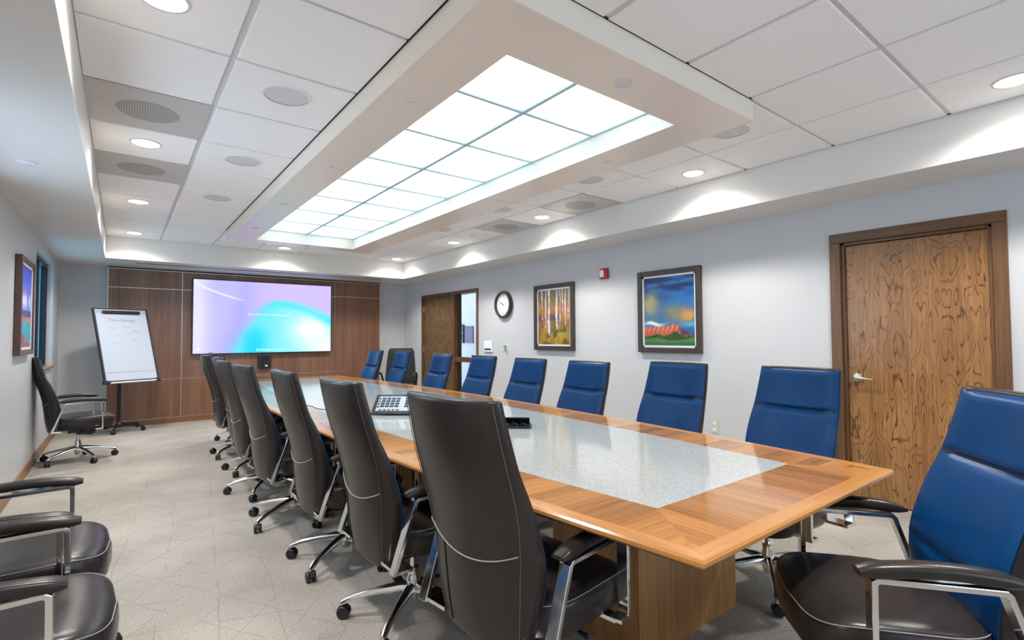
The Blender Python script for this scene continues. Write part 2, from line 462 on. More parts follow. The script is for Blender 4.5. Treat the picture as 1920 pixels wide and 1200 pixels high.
for x_ in (FW[0], 1.41, 2.54, FW[1]-.05): mb.box(x_, x_+.05, YN-.09, YN-.03, FW[2], FW[3])
for z_ in (FW[2], FW[3]-.05): mb.box(FW[0]+.05, FW[1]-.05, YN-.089, YN-.031, z_, z_+.05)
mb.build('window_frame', M_bronze, win, smooth=False)
for x_ in (FW[0]+.05, 1.46, 2.59): box('window_pane', M_glass, x_, x_+1.06, YN-.065, YN-.06, FW[2]+.05, FW[3]-.05, win)

# wood panelling on the far wall
PXL, PXR = -.162, 3.938
cols = [PXL, .738, 3.083, PXR]; rws = [.085, .668, 2.03, 2.305]
PB = DP+.03
box('panel_backing', M_reveal, PXL, PXR, DP+.012, D, 0, rws[-1]+.006, wall_back)
for i in range(3):
    for j in range(3):
        g = .005
        o = MB().box(cols[i]+g, cols[i+1]-g, DP, PB, rws[j]+g, rws[j+1]-g).build('wood_panel', M_panel, wall_back, smooth=False)
box('wood_base', M_basex, PXL, PXR, DP-.004, PB, 0, rws[0]-.006, wall_back)
box('shadow_strip', M_gap, PXL, PXR, DP+.004, D, rws[-1]+.006, ZS, wall_back)  # black filler painted as the shade above the panels
box('edge_strip', M_reveal, PXL-.006, PXL, DP, D, 0, rws[-1], wall_back)
box('edge_strip', M_reveal, PXR, PXR+.008, DP-.002, D, 0, rws[-1], wall_back)

# baseboards
tag(box('baseboard_left', M_base, L, L+.014, YN, D, 0, .10), kind='structure')
tag(box('baseboard_right', M_base, W-.014, W, DO[1], D2[0], 0, .10), kind='structure')
tag(box('baseboard_right', M_base, W-.014, W, YN, DO[0], 0, .10), kind='structure')

# window 1 and the added fill window (left wall)
GX = -.786
for k, (y0, y1, z0, z1) in enumerate(WINS):
    win = empty('window_%d' % (k+1), (0, 0, 0), kind='structure')
    mb = MB()
    for a in ((y0, y0+.05, z0, z1), (y1-.05, y1, z0, z1), (y0+.05, y1-.05, z0, z0+.05), (y0+.05, y1-.05, z1-.05, z1), ((y0+y1)/2-.02, (y0+y1)/2+.02, z0+.05, z1-.05)):
        mb.box(GX-.03, GX+.035, *a)
    mb.build('window_frame', M_bronze, win, smooth=False)
    box('window_pane', M_glass if k else M_tint, GX-.012, GX-.006, y0+.05, (y0+y1)/2-.02, z0+.05, z1-.05, win)
    box('window_pane', M_glass if k else M_tint, GX-.012, GX-.006, (y0+y1)/2+.02, y1-.05, z0+.05, z1-.05, win)
    box('window_sill', M_base, GX+.035, L+.03, y0+.002, y1-.002, z0, z0+.02, win)

# door 1 (near, right wall)
d1 = empty('door_1', (0, 0, 0), kind='structure')
y0, y1, zt = DO
mb = MB(); fwd = .075
mb.box(W-.016, W+.10, y0, y0+fwd, 0, zt-fwd); mb.box(W-.016, W+.10, y1-fwd, y1, 0, zt-fwd)
fr = mb.build('door_frame', M_trim, d1, smooth=False, bevel=.004)
MB().box(W-.016, W+.10, y0, y1, zt-fwd, zt).build('door_frame', M_trimh, d1, smooth=False, bevel=.004)
mb = MB(); s = fwd; 
mb.box(W+.012, W+.10, y0+s, y0+s+.022, 0, zt-s); mb.box(W+.012, W+.10, y1-s-.022, y1-s, 0, zt-s); mb.box(W+.012, W+.10, y0+s, y1-s, zt-s-.022, zt-s)
mb.build('door_stop', M_trim, d1, smooth=False, bevel=.003)
leaf = box('door_leaf', M_oak, W+.035, W+.08, y0+s+.024, y1-s-.024, .008, zt-s-.026, d1, bevel=.002)
box('light_leak_blocker', M_trim, W+.086, W+.099, y0+.076, y1-.075, 0, zt-.075, d1)  # unseen board added to stop light leaking round the leaf
hb = MB(); R90 = Matrix.Rotation(-PI/2, 3, 'Y')
ky, kz = 1.508, .948
hb.lathe([(.0, 0), (.033, 0), (.034, .004), (.030, .012), (.014, .016), (.012, .045), (0, .046)], (W+.035, ky, kz), 24, R90)
hb.tube([(W-.004, ky, kz), (W-.012, ky-.012, kz), (W-.014, ky-.06, kz-.004), (W-.012, ky-.115, kz-.008)], [.011, .011, .009, .008], 10)
hd = hb.build('door_handle', M_satin, d1)

# door 2 (far, with glass sidelight)
d2 = empty('door_2', (0, 0, 0), kind='structure')
y0, y1, zt = D2
mb = MB()
for a in ((y0, y0+.055, 0, zt), (y1-.055, y1, 0, zt), (y0+.055, y1-.055, zt-.055, zt), (7.49, 7.60, 0, zt-.055)):
    mb.box(W-.012, WX+.01, *a)
mb.box(W-.008, WX, y0+.055, 7.49, .86, .94)
mb.build('door_frame', M_trim, d2, smooth=False, bevel=.003)
box('door_leaf', M_oak2, W+.02, W+.065, 7.603, y1-.058, .008, zt-.058, d2)
box('sidelight_pane', M_glass, W+.06, W+.066, y0+.055, 7.49, .94, zt-.055, d2)
box('sidelight_pane', M_glass, W+.06, W+.066, y0+.055, 7.49, .03, .86, d2)
for z in (1.80, 1.05, .3): box('hinge', M_satin, W-.002, W+.022, y1-.062, y1-.05, z-.05, z+.05, d2)
# corridor beyond the sidelight
tag(box('wall_corridor', M_wall, 5.9, 6.0, 5.5, 11, 0, 2.5), kind='structure')
tag(box('wall_corridor', M_wall, WX, 5.9, 10.9, 11, 0, 2.5), kind='structure')
tag(box('wall_corridor', M_wall, WX, 5.9, 5.4, 5.5, 0, 2.5), kind='structure')
tag(box('ceiling_corridor', M_tile, WX, 6.0, 5.4, 11, 2.5, 2.56), kind='structure')
cl = empty('added_corridor_light', (5.3, 8.6, 2.5), label='unseen ceiling light added to brighten the corridor beyond the glass sidelight', cat='light')  # lamp added out of view to light the corridor
box('light_lens', M_lamp, -.12, .12, -.3, .3, -.012, -.002, cl)
box('light_frame', M_white, -.14, .14, -.32, .32, -.008, 0, cl)

# ================================================================== CEILING FIXTURES
def ordn(i): return ['nearest the camera', 'second from the camera', 'third from the camera', 'fourth from the camera', 'fifth from the camera', 'sixth from the camera', 'seventh from the camera', 'eighth from the camera'][i]
def spot(x, y, z, p):
    l = bpy.data.lights.new('downlight_lamp', 'SPOT'); l.energy = p; l.spot_size = math.radians(150); l.spot_blend = 1.0
    l.shadow_soft_size = .09; l.color = (1, .955, .91)
    o = bpy.data.objects.new('downlight_lamp', l); C.objects.link(o); o.location = (x, y, z); return o
def downlight(x, y, label, ring_=M_white):
    t_ = empty('downlight', (x, y, ZC-.010), label=label, cat='ceiling light', group='recessed downlights')
    if not hasattr(downlight, 'a'):
        downlight.a = MB().lathe([(.079, 0), (.092, 0), (.090, -.005), (.080, -.006)], n=32, cap=False).build('trim_ring', M_spk, t_).data
        downlight.b = MB().lathe([(0.0001, -.003), (.080, -.003), (.080, .0)], n=32, cap=False).build('lens', M_lamp, t_).data
    else:
        for n_, d_ in (('trim_ring', downlight.a), ('lens', downlight.b)):
            o = bpy.data.objects.new(n_, d_); C.objects.link(o); o.parent = t_
    lo = spot(0, 0, -.012, DOWN_W); lo.parent = t_
for i, y in enumerate((.50, 2.385, 4.25, 6.12, 7.98)):
    downlight(.112, y, 'recessed round downlight in the left strip, above the camera outside the frame' if i == 0 else 'recessed round downlight in the left ceiling strip, ' + ordn(i-1))
for i, y in enumerate((.50, 2.37, 4.27, 6.17, 8.05)):
    downlight(3.715, y-.03*(i == 0), 'recessed round downlight in the right ceiling strip, ' + ordn(i))
downlight(1.91, 8.03, 'recessed round downlight at the far end of the room beyond the ceiling box')
downlight(1.91, .2, 'recessed round downlight over the near end of the room, outside the frame')

# luminous panel: one lamp of sixteen diffuser sheets
lp = empty('luminous_ceiling', ((OX0+OX1)/2, (OY0+OY1)/2, 2.645), label='long luminous ceiling light of glowing white panels in a dropped box', cat='ceiling light')
wx, wy = (OX1-OX0)/2, (OY1-OY0)/8
dm = None
for i in range(2):
    for j in range(8):
        if dm is None:
            o = MB().box(-wx/2+.009, wx/2-.009, -wy/2+.009, wy/2-.009, 0, .006).build('diffuser_panel', M_diff, lp, smooth=False); dm = o.data
        else:
            o = bpy.data.objects.new('diffuser_panel', dm); C.objects.link(o); o.parent = lp
        o.location = (-wx/2+wx*i, -wy*3.5+wy*j, .004)
for j in range(9): box('frame_bar', M_lgrid, -wx, wx, -wy*4+wy*j-.010, -wy*4+wy*j+.010, -.004, .012, lp)
for x in (-wx, 0, wx): box('frame_bar', M_lgrid, x-.012, x+.012, -wy*4, wy*4, -.006, .012, lp)

# perforated air grilles
for x, y, lab in ((.1075, 3.645, 'square perforated air grille in the left ceiling strip, nearer one with dark round duct'), (.1075, 4.919, 'square perforated air grille in the left ceiling strip, farther one'),
                  (3.7075, 3.645, 'square perforated air grille in the right ceiling strip, nearer one'), (3.7075, 4.919, 'square perforated air grille in the right ceiling strip, farther one')):
    ry = min(rowsY, key=lambda q: abs(q-(y-MY/2))); yc = ry+MY/2
    g = empty('air_grille', (x, yc, ZC), label=lab, cat='air vent', group='perforated ceiling grilles')
    a = .29; b = MY/2-.012
    MB().box(-a, a, -b, b, -.008, -.001).build('perforated_plate', M_perf, g, smooth=False)
    MB().lathe([(.0001, -.0095), (.155, -.0095), (.155, -.008)], n=40, cap=False).build('duct_opening', M_duct, g)
# flush ceiling speakers
def speaker(x, y, lab):
    g = empty('ceiling_speaker', (x, y, ZC-.010), label=lab, cat='speaker', group='round ceiling speakers')
    MB().lathe([(.112, 0), (.124, 0), (.122, -.006), (.112, -.006)], n=40, cap=False).build('speaker_rim', M_white, g)
    MB().lathe([(.0001, -.006), (.06, -.006), (.112, -.004), (.112, 0)], n=40, cap=False).build('speaker_grille', M_spk, g)
for i, y in enumerate((2.95, 4.235, 5.50)): speaker(.703, y, 'round ceiling speaker in the left tiles beside the dropped box, ' + ordn(i))
for i, y in enumerate((1.727, 2.99, 4.26, 5.5)): speaker(3.14, y, 'round ceiling speaker in the right tiles beside the dropped box, ' + ordn(i))
# round caps on the box underside
def cap(x, y, z, r, lab):
    g = MB().lathe([(.0001, -.007), (r*.8, -.007), (r, -.004), (r, 0)], n=28, cap=False).build('sprinkler_cap', M_spk)
    g.location = (x, y, z); tag(g, lab, 'sprinkler cap', 'round caps on the dropped ceiling')
cap(1.91, 1.587, BZ, .044, 'large round cap in the near end of the dropped ceiling box')
for i, y in enumerate((2.365, 3.652, 4.924, 6.204)): cap(1.165, y, BZ, .032, 'small round cap on the left rim of the ceiling box, ' + ordn(i))
for i, y in enumerate((2.386, 3.668, 5.0, 6.13)): cap(2.69, y, BZ, .032, 'small round cap on the right rim of the ceiling box, ' + ordn(i))
cap(1.95, 7.02, BZ, .032, 'small round cap in the far end of the ceiling box')
cap(-.46, 4.105, ZS, .045, 'round cap in the left soffit above the framed painting')
cap(4.263, 4.2, ZS, .035, 'round cap in the right soffit above the red alarm')
# little white box light on right tiles
pj = empty('exit_sensor', (3.68, 5.50, ZC-.010), label='small white square sensor box on the right ceiling tiles', cat='sensor')
MB().loft([ring(-.10, .10, -.07, .07, 0), ring(-.10, .10, -.07, .07, -.03), ring(-.07, .07, -.045, .045, -.055)]).build('sensor_housing', M_white, pj, smooth=False)
MB().box(-.05, .05, -.03, .03, -.058, -.054).build('sensor_window', M_spk, pj, smooth=False)

# ================================================================== FAR WALL THINGS
# big display
TX0, TX1, TZ0, TZ1, TY = .862, 2.995, 1.028, 2.215, DP-.075
tv = empty('wall_display', ((TX0+TX1)/2, DP, TZ0), label='large flat screen glowing purple and turquoise on the wood panelling', cat='display')
cx = (TX0+TX1)/2; hw_ = (TX1-TX0)/2; hh = TZ1-TZ0
MB().box(-hw_, hw_, -.075, -.002, 0, hh).build('display_case', M_black, tv, smooth=False, bevel=.004)
def tvcol(u, v):
    base = mixc((176, 172, 252), (205, 188, 250), sm(.0, .7, u)*.6+.4*vnoise(u*3, v*2))
    base = mixc(base, (148, 150, 250), .7*math.exp(-((u-.26-.1*v)/.07)**2)*(1-v*.6))
    base = mixc(base, (226, 222, 252), .8*math.exp(-((u-.02)/.08)**2))
    # turquoise bloom: a hill shape rising from u=.3 at the base to v=.72 at u=.6 and falling to .5 at the right
    edge = .28+.30*v**1.0+.10*v*v if v < .75 else 9
    top = .76-.35*max(0, u-.62)**1.2*2.0-1.7*max(0, .60-u)**1.6
    ins = sm(-.07, .07, u-edge+.04)*sm(-.08, .06, top-v)
    c = mixc((95, 222, 255), (140, 228, 255), sm(.4, .7, u))
    c = mixc(c, (0, 205, 255), 1.1*math.exp(-((u-.40-.03*v)/.075)**2)*sm(.45, .15, v))
    c = mixc(c, (60, 225, 255), .8*math.exp(-((top-v-.05)/.06)**2))
    c = mixc(c, (0, 214, 250), 1.0*math.exp(-((top-v-.10)/.06)**2)*sm(.78, .95, u))
    c = mixc(c, (244, 248, 255), 1.15*math.exp(-((u-.84)/.15)**2-((v-.33)/.2)**2))
    c = mixc(c, (248, 250, 255), 1.0*sm(.62, 1.0, u)*sm(.45, .0, v))
    c = mixc(base, c, ins)
    for off in (0, .018):
        cu_ = .99-1.0*(u**.75)*.75+off*2*u
        d = abs(v-(.985-.62*u**.72+.25*u*u)-off*u)
        if u < .40: c = mixc(c, (240, 236, 255), .8*math.exp(-(d/.009)**2)*sm(.40, .2, u))
    return c
scr = picture('display_image', 176, 98, 0, 0, tvcol, M_screen, tv, lambda u, v: (-hw_+.014+u*(2*hw_-.028), -.0765, .014+v*(hh-.028)))
RX = Matrix.Rotation(PI/2, 4, 'X')
text('screen_text', 'Press CTRL + ALT + DELETE to log on', .040, M_txt, tv, Matrix.Translation((-.29, -.0775, .625)) @ RX)
text('screen_text', 'Windows', .046, M_txt, tv, Matrix.Translation((-.115, -.0775, .045)) @ RX)
text('screen_text', '7 Professional', .036, M_txt, tv, Matrix.Translation((.085, -.0775, .047)) @ RX)
mb = MB()
for i in range(2):
    for j in range(2): mb.box(-.155+i*.016, -.142+i*.016, -.078, -.0772, .045+j*.016, .058+j*.016)
mb.build('screen_logo', M_txt, tv, smooth=False)
mb = MB()
mb.lathe([(.0001, 0), (.020, 0), (.020, .001)], (-hw_+.085, -.0772, .08), 20, Matrix.Rotation(PI/2, 3, 'X'))
mb.build('screen_icon', M_txt, tv)

# camera and speaker unit below the display
cu_ = empty('conference_camera', (1.905, DP, .775), label='small black camera unit with two round lenses under the big screen', cat='camera')
MB().box(-.10, .10, -.05, -.001, 0, .215).build('camera_case', M_black, cu_, smooth=False, bevel=.004)
RY = Matrix.Rotation(PI/2, 3, 'X')
MB().lathe([(.05, 0), (.055, .012), (.045, .012), (.035, .002), (.0001, .006)], (0, -.05, .145), 28, RY, cap=False).build('lens', M_bronze, cu_)
MB().lathe([(.024, 0), (.026, .008), (.018, .008), (.0001, .004)], (.02, -.05, .05), 24, RY, cap=False).build('lens', M_chrome, cu_)

# flip chart easel
fa, ft = .426, .30
fx, fy, fz = .058, 8.797, 1.197
fl = empty('flip_chart', (fx, fy, 0), fa, label='white flip chart easel on a black wheeled stand by the wood panelling', cat='flip chart')
T = Matrix.Translation((0, 0, fz)) @ Matrix.Rotation(-.359, 4, 'X')
bw, bh = .664/2, 1.064/2
def tb(mb_, *a): return mb_.box(*a, M=T)
tb(MB(), -bw+.02, bw-.02, -.004, .012, -bh+.02, bh-.01).build('board', M_board, fl, smooth=False)
mb = MB(); tb(mb, -bw, -bw+.022, -.014, .016, -bh, bh); tb(mb, bw-.022, bw, -.014, .016, -bh, bh); tb(mb, -bw, bw, -.014, .016, -bh, -bh+.022); tb(mb, -bw, bw, -.012, .016, bh-.01, bh)
tb(mb, -bw-.012, -bw+.05, -.02, .02, -bh-.012, -bh+.03); tb(mb, bw-.05, bw+.012, -.02, .02, -bh-.012, -bh+.03)
mb.build('board_frame', M_bronze, fl, smooth=False, bevel=.003)
tb(MB(), -bw+.06, bw-.06, -.05, -.012, -bh-.018, -bh-.004).build('pen_tray', M_white, fl, smooth=False)
mb = MB(); tb(mb, -.23, .23, -.030, -.006, bh-.085, bh-.035); mb.build('paper_clamp', M_black, fl, smooth=False, bevel=.012)
pd_ = tb(MB(), -bw+.028, bw-.028, -.009, -.005, -bh+.14, bh-.075).build('paper_pad', M_paper, fl, smooth=False)
o = tb(MB(), -bw+.03, bw-.03, -.007, -.0045, -bh+.03, -bh+.137).build('paper_sheet', M_paper, fl, smooth=False)
ink = T @ Matrix.Translation((0, -.0095, 0)) @ Matrix.Rotation(PI/2, 4, 'X')
text('heading', 'Time Savings', .062, M_ink, pd_, ink @ Matrix.Translation((-.17, .34, 0)), .0003)
mb = MB(); rng = random.Random(3)
for (ax, az, n_, w2) in ((-.18, .24, 5, .03), (-.05, .26, 6, .035), (.02, .17, 8, .05), (.12, .20, 5, .04), (-.12, .12, 5, .03), (.05, .08, 5, .05), (-.15, .02, 4, .03)):
    pts = [T @ Vector((ax+rng.uniform(-w2, w2)+.02*k, -.010, az+rng.uniform(-w2, w2)*.6)) for k in range(n_)]
    mb.tube(pts, .0010, 5)
mb.build('pencil_marks', M_ink, pd_)['kind'] = 'stuff'
MB().tube([T @ Vector((0, .02, .1)), T @ Vector((0, .03, -.35)), (0, .17, .72), (0, .17, .09)], .022, 14).build('pole', M_black, fl)
mb = MB()
mb.lathe([(.0001, .055), (.05, .055), (.05, .10), (.03, .13), (.0001, .13)], (0, .17, 0), 20)
mb.build('stand_hub', M_black, fl)
def caster_mb(r=.028, w_=.045):
    q = MB(); RXm = Matrix.Rotation(PI/2, 3, 'X')
    for sgn in (-1, 1):
        q.lathe([(.0001, -.008), (r*.55, -.009), (r*.9, -.009), (r, -.005), (r, .005), (r*.9, .009), (r*.5, .011), (.0001, .008)], (0, sgn*w_*.28, r), 20, RXm)
    q.box(-.012, .012, -.006, .006, r*.7, r*2.0)
    for k in range(5):
        a0 = PI*.15+PI*.7*k/4
    q.loft([[(r*1.12*math.cos(a), yy, r+r*1.12*math.sin(a)) for yy in (-.008, .008)] + [(r*.8*math.cos(a), yy, r+r*.8*math.sin(a)) for yy in (.008, -.008)] for a in [PI*.05+PI*.75*k/7 for k in range(8)]])
    q.tube([(-.0, 0, r*1.6), (0, 0, r*2.6)], .008, 8)
    return q
cast_me = None
for k in range(5):
    a = 2*PI*k/5+.35
    d = Vector((math.cos(a), math.sin(a), 0))
    lg = MB().tube([Vector((0, .17, .09))+d*.03, Vector((0, .17, .085))+d*.15, Vector((0, .17, .06))+d*.31], [.02, .017, .012], 10).build('leg', M_black, fl)
    if cast_me is None: ca_ = caster_mb(.026, .04).build('caster', M_black, lg); cast_me = ca_.data
    else: ca_ = bpy.data.objects.new('caster', cast_me); C.objects.link(ca_); ca_.parent = lg
    ca_.location = (d.x*.31, .17+d.y*.31, 0); ca_.rotation_euler = (0, 0, a+.8)

# ================================================================== WALL THINGS
def frame_right(y0, y1, z0, z1, name, label, fn, mfr, fw_=.055, depth=.045, n=(64, 76), cat='painting'):
    """framed picture on the right wall (faces -x); u runs from far (y1) to near (y0)"""
    g = empty(name, (W, (y0+y1)/2, z0), label=label, cat=cat)
    a = (y1-y0)/2; h = z1-z0
    for (p0, p1, q0, q1) in ((-a, -a+fw_, 0, h), (a-fw_, a, 0, h), (-a+fw_, a-fw_, 0, fw_), (-a+fw_, a-fw_, h-fw_, h)):
        MB().box(-depth, -.001, p0, p1, q0, q1).build('frame_rail', mfr, g, smooth=False, bevel=.006)
    ln_ = .02; mb = MB()
    for (p0, p1, q0, q1) in ((-a+fw_, -a+fw_+ln_, fw_, h-fw_), (a-fw_-ln_, a-fw_, fw_, h-fw_), (-a+fw_, a-fw_, fw_, fw_+ln_), (-a+fw_, a-fw_, h-fw_-ln_, h-fw_)):
        mb.box(-depth*.6, -.004, p0, p1, q0, q1)
    mb.build('liner', M_white, g, smooth=False)
    b = fw_+ln_
    picture('canvas', n[0], n[1], 0, 0, fn, M_paint, g, lambda u, v: (-depth*.45, (a-b)-u*2*(a-b), b+v*(h-2*b)))
    return g
def mesa(u, v):
    n = vnoise(u*6, v*9)*.5+vnoise(u*13, v*20, 3)*.3+vnoise(u*26, v*40, 5)*.2
    st0 = vnoise(u*3+v*4, v*16, 11); sky = mixc((58, 104, 160), (8, 40, 98), sm(.45, 1, v)+.9*(n-.5)); sky = mixc(sky, (40, 120, 185), .8*sm(.5, .9, st0)*sm(.5, .6, v)); sky = mixc(sky, (10, 34, 74), .7*sm(.45, .1, st0)*sm(.6, .7, v))
    sky = mixc(sky, (60, 120, 185), .9*math.exp(-((v-.88-.05*u)/.035)**2)*sm(.3, .8, n*1.2))
    sky = mixc(sky, (30, 110, 180), .9*math.exp(-((v-.62-.1*(u-.5))/.06)**2)*sm(.2, .8, u))
    sky = mixc(sky, (158, 150, 112), 1.2*math.exp(-((u-.13)/.16)**2-((v-.6)/.17)**2)*(n+.5))
    sky = mixc(sky, (214, 148, 78), 1.4*math.exp(-((u-.84)/.17)**2-((v-.43)/.10)**2)*(n+.4))
    sky = mixc(sky, (140, 132, 98), 1.2*math.exp(-((u-.60)/.2)**2-((v-.47)/.12)**2)*(n+.4))
    sky = mixc(sky, (245, 235, 215), 1.3*math.exp(-((u-.20)/.20)**2-((v-.315-.02*math.sin(u*14))/.026)**2))
    sky = mixc(sky, (70, 175, 205), 1.0*math.exp(-((u-.95)/.2)**2-((v-.30)/.035)**2))
    top = .272+.004*math.sin(u*30)+.035*math.exp(-((u-.58)/.07)**2)-.13*sm(.66, 1.0, u)
    if v < top:
        st = .5+.5*math.sin(u*70+math.sin(v*40)*1.5)
        c = mixc((168, 74, 48), (222, 132, 96), st*sm(.1, .3, v)+.5*n-.1)
        if u > .68: c = mixc(c, (66, 46, 72), sm(.66, .8, u)*sm(.10, .2, v))
        sky = c
    bush = .125+.07*math.exp(-((u-.62)/.10)**2)+.03*math.exp(-((u-.27)/.07)**2)+.02*vnoise(u*20, 1)
    if v < bush: sky = mixc((20, 48, 24), (52, 96, 36), n)
    if v < .09+.02*math.sin(u*8): sky = mixc((58, 110, 44), (96, 140, 60), n)
    if v < .04: sky = mixc(sky, (30, 84, 70), .6)
    return sky
def birch(u, v):
    n = vnoise(u*9, v*9, 1)*.5+vnoise(u*22, v*20, 3)*.3+vnoise(u*40, v*44, 5)*.2
    c = mixc((222, 160, 44), (120, 92, 46), n*1.2)
    c = mixc(c, (215, 110, 55), .9*math.exp(-((v-.60)/.14)**2)*sm(.35, .7, n)*(.4+.8*u))
    c = mixc(c, (92, 62, 88), .8*math.exp(-((v-.48)/.08)**2)*sm(.3, .65, vnoise(u*5, v*6, 8)))
    c = mixc(c, (95, 100, 78), sm(.62, 1.0, v)*.8*(1-.3*u))
    c = mixc(c, (168, 170, 50), .8*math.exp(-((u-.7)/.3)**2-((v-.2)/.08)**2)*(n+.3))
    c = mixc(c, (70, 64, 32), .7*sm(.55, .8, vnoise(u*14, v*12, 9))*sm(.5, .2, v))
    for (x, b, w_) in ((.36, .17, .036), (.60, .27, .030), (.13, .45, .014), (.25, .3, .016), (.70, .4, .014), (.86, .35, .016), (.95, .45, .012), (.78, .5, .010)):
        if v > b and abs(u-x-.012*math.sin(v*9+x*20)) < w_:
            q = (u-x)/w_
            c = mixc((228, 228, 236), (128, 128, 150), sm(-.2, 1, q)+.35*(vnoise(x*50, v*26, 2) > .68))
    return c
frame_right(2.806, 3.569, 1.104, 1.974, 'framed_painting', 'dark framed painting of a red mesa under stormy blue sky', mesa, M_dark)
frame_right(4.571, 5.338, 1.100, 1.970, 'framed_painting', 'dark framed painting of white birch trunks in autumn woods', birch, M_dark)
# painting on left wall faces +x
def lake(u, v):
    n = vnoise(u*6, v*9, 4)*.6+vnoise(u*18, v*24, 6)*.4
    c = mixc((96, 120, 215), (60, 80, 190), sm(.6, 1, v)+.3*n)
    c = mixc(c, (215, 210, 235), 1.1*math.exp(-((v-.58)/.10)**2)*sm(.25, .6, n))
    c = mixc(c, (120, 110, 170), .8*math.exp(-((v-.70)/.06)**2)*n)
    if v < .46: c = mixc((50, 70, 120), (90, 90, 130), n)
    if v < .38: c = mixc((205, 130, 105), (150, 110, 110), n)
    if v < .31: c = mixc((30, 130, 160), (70, 190, 200), n)
    if v < .22*(1-u*.9): c = mixc((190, 120, 110), (110, 60, 60), n)
    if v < .05: c = mixc(c, (150, 90, 90), .7)
    return c
g = empty('framed_painting', (L, 6.13, 1.145), label='brown framed lake painting hanging on the left wall above the lone chair', cat='painting')
a, h, f_ = .40, .835, .045
for (p0, p1, q0, q1) in ((-a, -a+f_, 0, h), (a-f_, a, 0, h), (-a+f_, a-f_, 0, f_), (-a+f_, a-f_, h-f_, h)):
    MB().box(.001, .045, p0, p1, q0, q1).build('frame_rail', M_brown, g, smooth=False, bevel=.005)
mb = MB()
for (p0, p1, q0, q1) in ((-a+f_, -a+f_+.02, f_, h-f_), (a-f_-.02, a-f_, f_, h-f_), (-a+f_, a-f_, f_, f_+.02), (-a+f_, a-f_, h-f_-.02, h-f_)):
    mb.box(.004, .032, p0, p1, q0, q1)
mb.build('liner', M_white, g, smooth=False)
picture('canvas', 48, 60, 0, 0, lake, M_paint, g, lambda u, v: (.026, -(a-.065)+u*2*(a-.065), .065+v*(h-.13)))

# clock
RYm = Matrix.Rotation(-PI/2, 3, 'Y')
ck = empty('wall_clock', (W, 6.055, 1.757), label='round wall clock with thick dark wooden rim and white face', cat='clock')
MB().lathe([(.20, .0), (.205, .03), (.195, .055), (.175, .06), (.165, .045), (.165, .02)], (0, 0, 0), 48, RYm, cap=False).build('clock_rim', M_dark, ck)
MB().lathe([(.0001, .024), (.166, .024), (.166, .015)], (0, 0, 0), 48, RYm, cap=False).build('clock_face', M_white, ck)
for k in range(12):
    th = PI/2-2*PI*(k+0)/12
    # viewer looks along +x: right-hand side is towards smaller y
    p = Vector((-.0250, -math.cos(th)*.135, math.sin(th)*.135))
    Mt = Matrix.Translation(p) @ Matrix(((0, 0, -1, 0), (-1, 0, 0, 0), (0, 1, 0, 0), (0, 0, 0, 1)))
    o = text('numeral', str(12 if k == 0 else k), .036, M_black, ck, Mt @ Matrix.Translation((0, -.013, 0)), .0003, 'CENTER')
def hand(th_deg, ln_, w_, nm):
    th = math.radians(90-th_deg); d = Vector((0, -math.cos(th), math.sin(th))); s_ = Vector((0, d.z, -d.y))*w_
    c0 = Vector((-.029, 0, 0)); q = MB()
    q.loft([[c0-d*.02-s_, c0-d*.02+s_, c0-d*.02+s_-Vector((.002, 0, 0)), c0-d*.02-s_-Vector((.002, 0, 0))], [c0+d*ln_-s_*.4, c0+d*ln_+s_*.4, c0+d*ln_+s_*.4-Vector((.002, 0, 0)), c0+d*ln_-s_*.4-Vector((.002, 0, 0))]])
    q.build(nm, M_black, ck, smooth=False)
hand(296, .075, .005, 'hour_hand'); hand(290, .115, .0035, 'minute_hand')

# touch controller, jack, alarm, outlet
tc = empty('wall_controller', (W, 6.477, 1.045), label='white wall control panel with small pale screen and dark button strip', cat='control panel')
MB().box(-.02, -.001, -.115, .115, 0, .17).build('panel_case', M_white, tc, smooth=False, bevel=.004)
MB().box(-.022, -.0195, -.085, .085, .06, .15).build('panel_screen', mat('pale_screen', (.3, .6, .62), .2, emit=(.35, .8, .82), estr=.5), tc, smooth=False)
MB().box(-.022, -.0195, -.085, .085, .03, .055).build('button_strip', mat('navy_plastic', (.01, .035, .08), .3), tc, smooth=False)
hk = empty('wall_hook', (W, 6.01, 1.06), label='small beige wall bracket holding a blue tipped pointer', cat='hook')
MB().box(-.012, -.001, -.03, .03, 0, .10).build('bracket_plate', M_white, hk, smooth=False, bevel=.002)
MB().tube([(-.012, 0, .085), (-.04, .0, .085), (-.045, .02, .075)], .010, 10).build('hook', mat('tan_plastic', (.3, .2, .12), .4), hk)
MB().tube([(-.03, 0, .07), (-.03, 0, -.0)], .011, 10).build('pointer_tip', mat('teal_plastic', (.12, .28, .32), .3), hk)
al = empty('fire_alarm', (W, 4.07, 1.955), label='small red fire alarm strobe high on the right wall between paintings', cat='fire alarm')
MB().box(-.035, -.001, -.06, .06, 0, .125).build('alarm_body', M_red, al, smooth=False, bevel=.004)
MB().box(-.048, -.034, -.012, .045, .02, .105).build('strobe_lens', M_clear, al, smooth=False, bevel=.004)
RZL = Matrix(((0, 0, -1, 0), (-1, 0, 0, 0), (0, 1, 0, 0), (0, 0, 0, 1)))
text('alarm_text', 'FIRE', .026, M_white, al, Matrix.Translation((-.036, -.018, .020)) @ RZL @ Matrix.Rotation(PI/2, 4, 'Z'), .0004)
ou = empty('wall_outlet', (W, 2.70, .35), label='cream wall outlet plate seen between the chair backs', cat='outlet')
MB().box(-.006, -.001, -.04, .04, 0, .12).build('outlet_plate', mat('cream_plastic', (.62, .62, .5), .4), ou, smooth=False, bevel=.002)
for z in (.03, .09): MB().box(-.008, -.0055, -.017, .017, z-.014, z+.014).build('socket', M_white, ou, smooth=False, bevel=.002)

